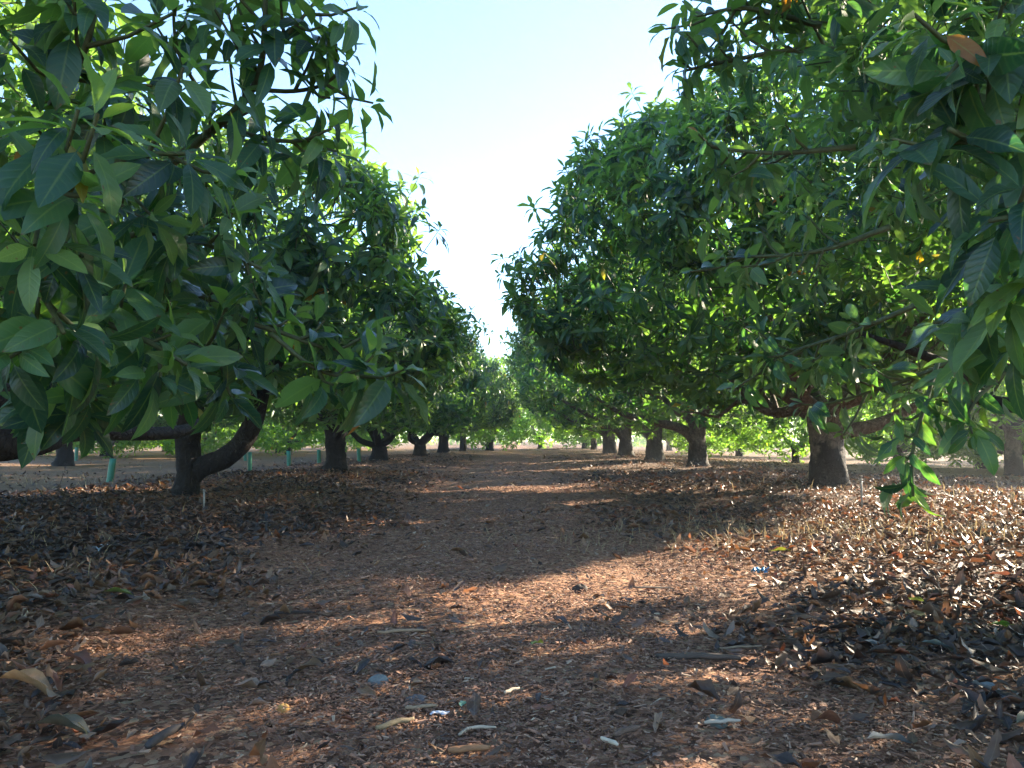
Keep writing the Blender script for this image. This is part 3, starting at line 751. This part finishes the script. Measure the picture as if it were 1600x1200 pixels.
    # a far wood that closes the view
    rng = np.random.default_rng(60); mb = MB()
    a = rng.uniform(-.62, .62, 2600); dist = rng.uniform(98, 120, 2600)
    keep = np.ones(2600, bool)
    x, y = dist * np.sin(a) * 1.15, dist * np.cos(a)
    top = 4.2 + 1.0 * np.sin(x * .35) + .7 * np.sin(x * .9 + 1)
    P = np.stack([x, y, gz(x, y) + rng.uniform(0.1, 1, 2600) ** .8 * top], 1)
    rosettes(mb, rng, P, rng.normal(0, .4, P.shape) + UP, 4, 5.0, (7, 10), twig=0)
    o = mb.build('far_wood', [LEAF_SUNLIT, TWIG], leafdata=True); tag(o, 'distant band of orchard trees closing the horizon', 'far wood', kind='stuff')

# ================================================================== SMALL THINGS
def small_things():
    rng = np.random.default_rng(70)
    GREEN = simple('green_plastic', (0.035, 0.20, 0.13), .45, .5, .12, 12, 0, transl=.15)
    # tree guards: short open green tubes
    tubes = [(175, 752, .36, 'nearest green plastic tree guard tube, leaning on the bare strip at far left'),
             (392, 735, .37, 'green tree guard tube right of the curved limb of the forked trunk'),
             (453, 728, .36, 'green tree guard tube left of the second black trunk'),
             (500, 724, .36, 'green tree guard tube almost touching the second black trunk on its left'),
             (562, 721, .36, 'pale green tree guard tube right of the second black trunk'),
             (585, 716, .36, 'small green tree guard tube just left of the vee-shaped trunk'),
             (385, 720, .45, 'sunlit pale green tree guard tube behind the one by the curved limb'),
             (122, 719, .40, 'distant green tree guard tube right of the far left trunk'),
             (24, 719, .40, 'distant green tree guard tube at the left edge of the picture')]
    proto = None
    for i, (px, py, h, lab) in enumerate(tubes):
        g = ground_at(px, py)
        if proto is None:
            mb = MB(); a = np.arange(16) / 16 * 2 * np.pi; r = .045
            rings = [(r, 0), (r * 1.0, .12), (r * 1.02, .25), (r, .36), (r - .004, .36), (r - .004, .18), (r - .004, 0.0)]
            V = np.concatenate([np.stack([np.cos(a) * q * (1 + .05 * np.sin(2 * a)), np.sin(a) * q, np.full(16, z - .015)], 1) for q, z in rings])
            q = [(k * 16 + j, k * 16 + (j + 1) % 16, (k + 1) * 16 + (j + 1) % 16, (k + 1) * 16 + j) for k in range(len(rings) - 1) for j in range(16)]
            mb.add(V, quads=q); o = mb.build('tree_guard', GREEN)
            mb = MB(); tube(mb, [(.058, 0, -.02), (.057, 0, .2), (.055, 0, .42)], [.006, .006, .005], 6); mb.build('stake', STRAW, o)
            proto = o; tag(o, lab, 'tree guard', 'green tree guard tubes')
        else:
            o = proto.copy(); C.objects.link(o); o['label'] = lab
            for ch in proto.children: c = ch.copy(); C.objects.link(c); c.parent = o
        o.location = g; o.scale = (1, 1, h / .36); o.rotation_euler = (R(rng.uniform(-3, 3)), R(9 if i == 0 else rng.uniform(-4, 4)), rng.uniform(0, 6))
        if i == 0: o.rotation_euler = (0, R(7), 0)
    # thin pale stakes
    PALE = simple('pale_stake', (.22, .20, .17), .6, .3, .2, 30, .001)
    for px, py, h, lab in ((1342, 795, .23, 'thin pale stake standing right of the thick black-footed trunk'), (322, 800, .16, 'thin pale stake standing right of the forked black trunk')):
        g = ground_at(px, py); mb = MB()
        tube(mb, [(0, 0, -.03), (.003, 0, h * .5), (0.002, 0, h)], [.008, .008, .007], 8); tube(mb, [(.002, 0, h), (.002, 0, h + .015)], [.011, .010], 8)
        o = mb.build('stake', PALE); o.location = g; tag(o, lab, 'stake')
    # dry weed stems
    for px, py, h, lean, lab in ((1133, 866, .17, .01, 'taller dry weed stem standing in the sun patch at the path edge'), (1118, 862, .13, -.01, 'shorter dry weed stem beside a taller one in the sun patch'),
                                 (93, 783, .30, .07, 'thin leaning dead weed stem under the low black bough'), (1240, 850, .10, .02, 'short dry weed stem in the grassy sun patch')):
        g = ground_at(px, py); mb = MB(); rr = np.random.default_rng(px)
        p = np.array([(0, 0, -.02), (lean * .3, 0, h * .4), (lean, .01, h)])
        tube(mb, p, [.004, .0032, .0015], 5, sub=3)
        for k in range(6):
            t = rr.uniform(.25, .95); b = np.array([lean * t, 0, h * t]); e = b + np.array([rr.uniform(-.02, .02), rr.uniform(-.02, .02), rr.uniform(.005, .03)])
            tube(mb, [b, (b + e) / 2, e], [.0018, .002, .0028], 4)
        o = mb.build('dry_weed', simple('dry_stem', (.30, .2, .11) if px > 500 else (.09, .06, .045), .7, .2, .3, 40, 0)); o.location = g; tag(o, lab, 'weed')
    # sticks
    def stick(px, py, lpx, ang, r, col, lab, bend=.04, name='stick'):
        g = ground_at(px, py); L = lpx / F_PX * g[1]; r = r * .72
        rr = np.random.default_rng(px * 7 + py); mb = MB()
        t = np.linspace(-.5, .5, 7); p = np.stack([t * L, rr.normal(0, .014, 7) * L + bend * L * np.cos(t * np.pi) , r * .9 + .011 + rr.uniform(0, .003, 7)], 1)
        tube(mb, p, r * np.array([.75, 1, 1.05, .95, 1, .9, .6]) , 9, rng=rr, rough=.09, sub=3)
        if L > .16:
            tube(mb, [p[2], p[2] + np.array([.02, r * 2.4, .004])], [r * .55, r * .35], 6)
        o = mb.build(name, simple(name + '_bark', col, .75, .25, .45, 28, .003, (.3, 1, 1))); o.location = g; o.rotation_euler = (0, 0, R(ang)); tag(o, lab, name)
    stick(52, 963, 64, -60, .010, (.42, .33, .22), 'pale cut stick lying in the dead leaves at the left edge', .0)
    stick(632, 988, 76, 14, .007, (.28, .18, .11), 'thin tan stick lying across the left half of the track')
    stick(466, 959, 62, 2, .007, (.05, .035, .028), 'short dark stick at the left side of the track')
    stick(1085, 1030, 128, -6, .013, (.085, .062, .046), 'thickest grey-brown stick lying on the right half of the track')
    stick(1150, 1012, 70, 12, .005, (.26, .18, .11), 'slim tan twig just behind the thickest grey-brown stick')
    stick(623, 1130, 66, 38, .008, (.24, .17, .09), 'yellowish straight stick near the bottom, left of the teal-green leaf')
    stick(662, 1104, 50, 16, .006, (.26, .18, .11), 'tan twig touching the teal-green leaf on its left')
    stick(800, 1078, 34, 50, .0055, (.40, .32, .23), 'short pale stub standing out on the middle of the track')
    stick(735, 1170, 64, 10, .009, (.27, .13, .06), 'orange-brown splinter near the bottom centre')
    stick(748, 1140, 62, 28, .005, (.38, .29, .20), 'curved pale bark strip above the orange-brown splinter', .28)
    stick(948, 1156, 36, -52, .0065, (.50, .41, .30), 'pale short cut stick near the bottom, right of centre', .0)
    stick(975, 1142, 56, 40, .009, (.13, .08, .055), 'brown stick crossing behind the pale short cut stick')
    stick(1120, 1126, 58, 8, .006, (.42, .33, .24), 'pale splinter lying in front of the grey-green stone')
    stick(1018, 920, 60, -4, .006, (.33, .22, .14), 'thin sunlit stick in the bright sun patch on the track')
    stick(1260, 968, 90, 6, .006, (.20, .13, .09), 'thin brown stick in the right shade, below the sun patch')
    stick(425, 820, 60, 25, .012, (.30, .22, .14), 'tan stick in the dead leaves left of the track, far side')
    stick(275, 1150, 90, 78, .012, (.055, .045, .04), 'dark stick pointing at the viewer in the lower left litter')
    # stones
    def stone(px, py, w, h, col, lab, cat='stone'):
        g = ground_at(px, py); s = w / F_PX * g[1] / 2; hh = h / F_PX * g[1]
        rr = np.random.default_rng(px); mb = MB(); nu, nv = 16, 9; V = []
        for i in range(nv):
            ph = math.pi * i / (nv - 1)
            for j in range(nu):
                th = 2 * math.pi * j / nu
                b = 1 + .16 * math.sin(2 * th + px) * math.sin(ph) + .10 * math.sin(3 * th + 2 * ph + 1)
                V.append((s * b * math.sin(ph) * math.cos(th), s * .8 * b * math.sin(ph) * math.sin(th), hh * .55 * math.cos(ph) * b + hh * .35))
        q = [(i * nu + j, (i + 1) * nu + j, (i + 1) * nu + (j + 1) % nu, i * nu + (j + 1) % nu) for i in range(nv - 1) for j in range(nu)]
        mb.add(V, quads=q); o = mb.build('stone', simple('stone_surface', col, .8, .3, .3, 25, .004)); o.location = g + np.array([0, 0, -hh * .12]); tag(o, lab, cat)
    stone(597, 1060, 30, 20, (.15, .16, .15), 'rounded grey stone on the left half of the track')
    stone(1110, 1120, 36, 18, (.12, .135, .11), 'grey-green stone on the lower right of the track')
    stone(452, 1099, 19, 14, (.50, .27, .08), 'small orange-yellow pebble on the lower left of the track')
    stone(655, 1086, 32, 14, (.13, .105, .095), 'flat mauve-grey pebble behind the tan twigs, lower centre')
    stone(905, 920, 24, 14, (.04, .03, .025), 'dark clod at the shaded edge of the sun patch')
    # scraps
    def scrap(name, px, py, w, d_, col, lab, cat, seed, height=.02, rough=.4):
        g = ground_at(px, py); s = g[1] / F_PX; W, D = w * s, d_
        rr = np.random.default_rng(seed); mb = MB(); n = 9
        X, Y = np.meshgrid(np.linspace(-.5, .5, n), np.linspace(-.5, .5, n))
        Z = .012 + height * (.5 + .5 * np.sin(X * 9 + rr.uniform(0, 6)) * np.sin(Y * 7 + rr.uniform(0, 6))) + rr.uniform(0, height * .3, X.shape)
        V = np.stack([X * W * (1 + .2 * np.sin(Y * 8)), Y * D * (1 + .25 * np.sin(X * 10)), Z], -1).reshape(-1, 3)
        V2 = V - np.array([0, 0, .0015])
        i = (np.arange(n - 1)[:, None] * n + np.arange(n - 1)[None]).ravel()
        q1 = np.stack([i, i + 1, i + n + 1, i + n], 1)
        mb.add(V, quads=q1); mb.add(V2, quads=q1[:, ::-1])
        o = mb.build(name, simple(name + '_surface', col, rough, .5, .15, 18, 0, transl=.1)); o.location = g; tag(o, lab, cat); return o
    scrap('plastic_scrap', 1183, 897, 24, .03, (.02, .22, .42), 'crumpled bright blue plastic scrap in the sunlit leaves', 'plastic scrap', 1, .025)
    scrap('paper_scrap', 166, 863, 17, .06, (.62, .66, .70), 'crumpled white paper scrap in the dead leaves at left', 'paper scrap', 2, .03)
    scrap('paper_scrap', 690, 1112, 26, .014, (.42, .46, .52), 'flat pale grey paper scrap beside the small teal-green leaf', 'paper scrap', 4, .006)
    # single fallen leaves that stand out
    def fallen(px, py, Lm, ang, col, lab, bend=.5, curl=.2, group=None, lift=.03):
        g = ground_at(px, py); rr = np.random.default_rng(px + py); mb = MB()
        add_leaves(mb, rr, np.array([[0, 0, 0.]]), np.array([[1., 0, .12]]), np.array([[0, .25, 1.]]), np.array([Lm]), np.array([Lm * .22]), np.array([bend]), np.array([.25]), np.array([.18]), np.array([.5]), np.zeros(1), 10, curl=np.array([curl]))
        o = mb.build('fallen_leaf', simple('fallen_leaf_surface', col, .45, .5, .3, 40, .002, transl=.25)); o.location = g + np.array([0, 0, lift]); o.rotation_euler = (0, 0, R(ang)); tag(o, lab, 'leaf', 'fallen leaves that stand out')
    fallen(722, 1112, .055, 80, (.12, .26, .17), 'small dull teal-green leaf standing near the bottom centre', .3, .1, lift=.025)
    fallen(828, 1018, .07, 60, (.16, .24, .03), 'small yellow-green leaf on the middle of the track')
    fallen(165, 934, .12, 10, (.16, .19, .04), 'yellow-green leaf lying flat in the left litter')
    fallen(1395, 945, .10, 5, (.20, .26, .05), 'yellow-green leaf in the dark litter below the sun patch at right')
    fallen(1530, 985, .11, 15, (.12, .24, .03), 'bright green curved leaf in the dark litter near the right edge', .9)
    fallen(1195, 868, .12, 4, (.28, .30, .03), 'slim yellow leaf in the grassy sun patch', .2)
    fallen(5, 1085, .16, 8, (.34, .20, .10), 'large tan curled leaf at the bottom left edge', 1.0, .5, lift=.05)
    fallen(60, 1150, .14, 12, (.075, .075, .055), 'large dark grey-green curled leaf in the bottom left corner', .8, .4, lift=.04)
    fallen(110, 1040, .12, -20, (.15, .07, .05), 'large reddish brown curled leaf above the big tan one', .8, .5, lift=.04)
    fallen(490, 797, .10, 5, (.16, .22, .10), 'pale green leaf in the shade right of the forked trunk')
    fallen(1400, 975, .11, 30, (.16, .18, .12), 'pale grey-olive leaf in the dark litter at right', .6, .3, lift=.04)
    fallen(1330, 1010, .10, -50, (.16, .20, .23), 'blue-grey leaf in the dark litter at right, left of its neighbours', .5, .3)
    fallen(1420, 1012, .10, -20, (.17, .21, .2), 'grey leaf curled in the dark litter at right', .7, .3)
    fallen(1330, 1165, .11, 8, (.14, .16, .17), 'grey-blue leaf lying near the bottom right')
    fallen(1495, 1075, .11, -70, (.20, .22, .22), 'pale grey narrow leaf standing in the bottom right litter', .5, .3)
    fallen(1560, 1150, .12, 20, (.17, .15, .10), 'olive brown leaf in the bottom right corner', .5, .3, lift=.04)
    fallen(1250, 1140, .12, 40, (.22, .09, .05), 'orange-brown leaf in the lower right litter', .7, .4)
    fallen(352, 832, .11, 80, (.34, .13, .05), 'orange leaf standing in the left litter beyond the white scrap', .4, .3)
    fallen(1530, 905, .12, 0, (.20, .07, .04), 'red-brown leaf among the glinting leaves at right')

# ================================================================== LIGHT, CAMERA
def light_and_camera():
    w = bpy.data.worlds.new('World'); S.world = w; w.use_nodes = True
    nt = w.node_tree; nt.nodes.clear()
    sky = nt.nodes.new('ShaderNodeTexSky'); sky.sky_type = 'NISHITA'; sky.sun_disc = False
    sky.sun_elevation = R(SUN_EL); sky.sun_rotation = R(SUN_AZ); sky.altitude = 50; sky.air_density = 0.95; sky.dust_density = 0.15; sky.ozone_density = 3.0
    bg = nt.nodes.new('ShaderNodeBackground'); bg.inputs[1].default_value = SKY_STRENGTH
    out = nt.nodes.new('ShaderNodeOutputWorld'); nt.links.new(sky.outputs[0], bg.inputs[0]); nt.links.new(bg.outputs[0], out.inputs[0])
    li = bpy.data.lights.new('sun', 'SUN'); li.energy = SUN_STRENGTH; li.angle = R(0.55); li.color = (1.0, 0.86, 0.66)
    o = bpy.data.objects.new('sun', li); C.objects.link(o)
    d = Vector((math.sin(R(SUN_AZ)) * math.cos(R(SUN_EL)), math.cos(R(SUN_AZ)) * math.cos(R(SUN_EL)), math.sin(R(SUN_EL))))
    o.rotation_euler = d.to_track_quat('Z', 'Y').to_euler(); o.location = d * 60
    cam = bpy.data.cameras.new('camera'); cam.sensor_width = 36; cam.lens = 36 * F_PX / 1600; cam.clip_start = .05; cam.clip_end = 2000
    c = bpy.data.objects.new('camera', cam); C.objects.link(c)
    c.location = (0, 0, CAM_Z); c.rotation_euler = (R(90) + math.atan((HZ - 600) / F_PX), 0, 0)
    S.camera = c
    v = S.view_settings; v.view_transform = 'Standard'; v.look = 'None'; v.gamma = 1; v.exposure = EXPOSURE; v.use_curve_mapping = False
    cy = S.cycles; cy.max_bounces = 8; cy.diffuse_bounces = 4; cy.glossy_bounces = 2; cy.transmission_bounces = 5; cy.use_denoising = True
    cy.caustics_reflective = False; cy.caustics_refractive = False; cy.sample_clamp_indirect = 6.0

def glare_volume():  # thin volume added in the air to imitate lens glare
    mb = MB(); X0, X1, Y0, Y1, Z0, Z1 = -90, 90, -8, 135, -2, 8.5
    V = [(x, y, z) for z in (Z0, Z1) for y in (Y0, Y1) for x in (X0, X1)]
    mb.add(V, quads=[(0, 2, 3, 1), (4, 5, 7, 6), (0, 1, 5, 4), (2, 6, 7, 3), (0, 4, 6, 2), (1, 3, 7, 5)])
    m, nt = mat_new('lens_glare'); n = N(nt)
    v = n('ShaderNodeVolumePrincipled'); v.inputs['Color'].default_value = (.93, .96, 1, 1); v.inputs['Density'].default_value = GLARE_DENSITY; v.inputs['Anisotropy'].default_value = .35
    out = n('ShaderNodeOutputMaterial'); n.link(v.outputs[0], out.inputs['Volume'])
    o = mb.build('glare_volume', m, flat=True); tag(o, 'thin volume added between the trees to imitate lens glare', 'glare_volume', kind='stuff')

build_ground()
glare_volume()
build_litter()
build_trees()
small_things()
light_and_camera()
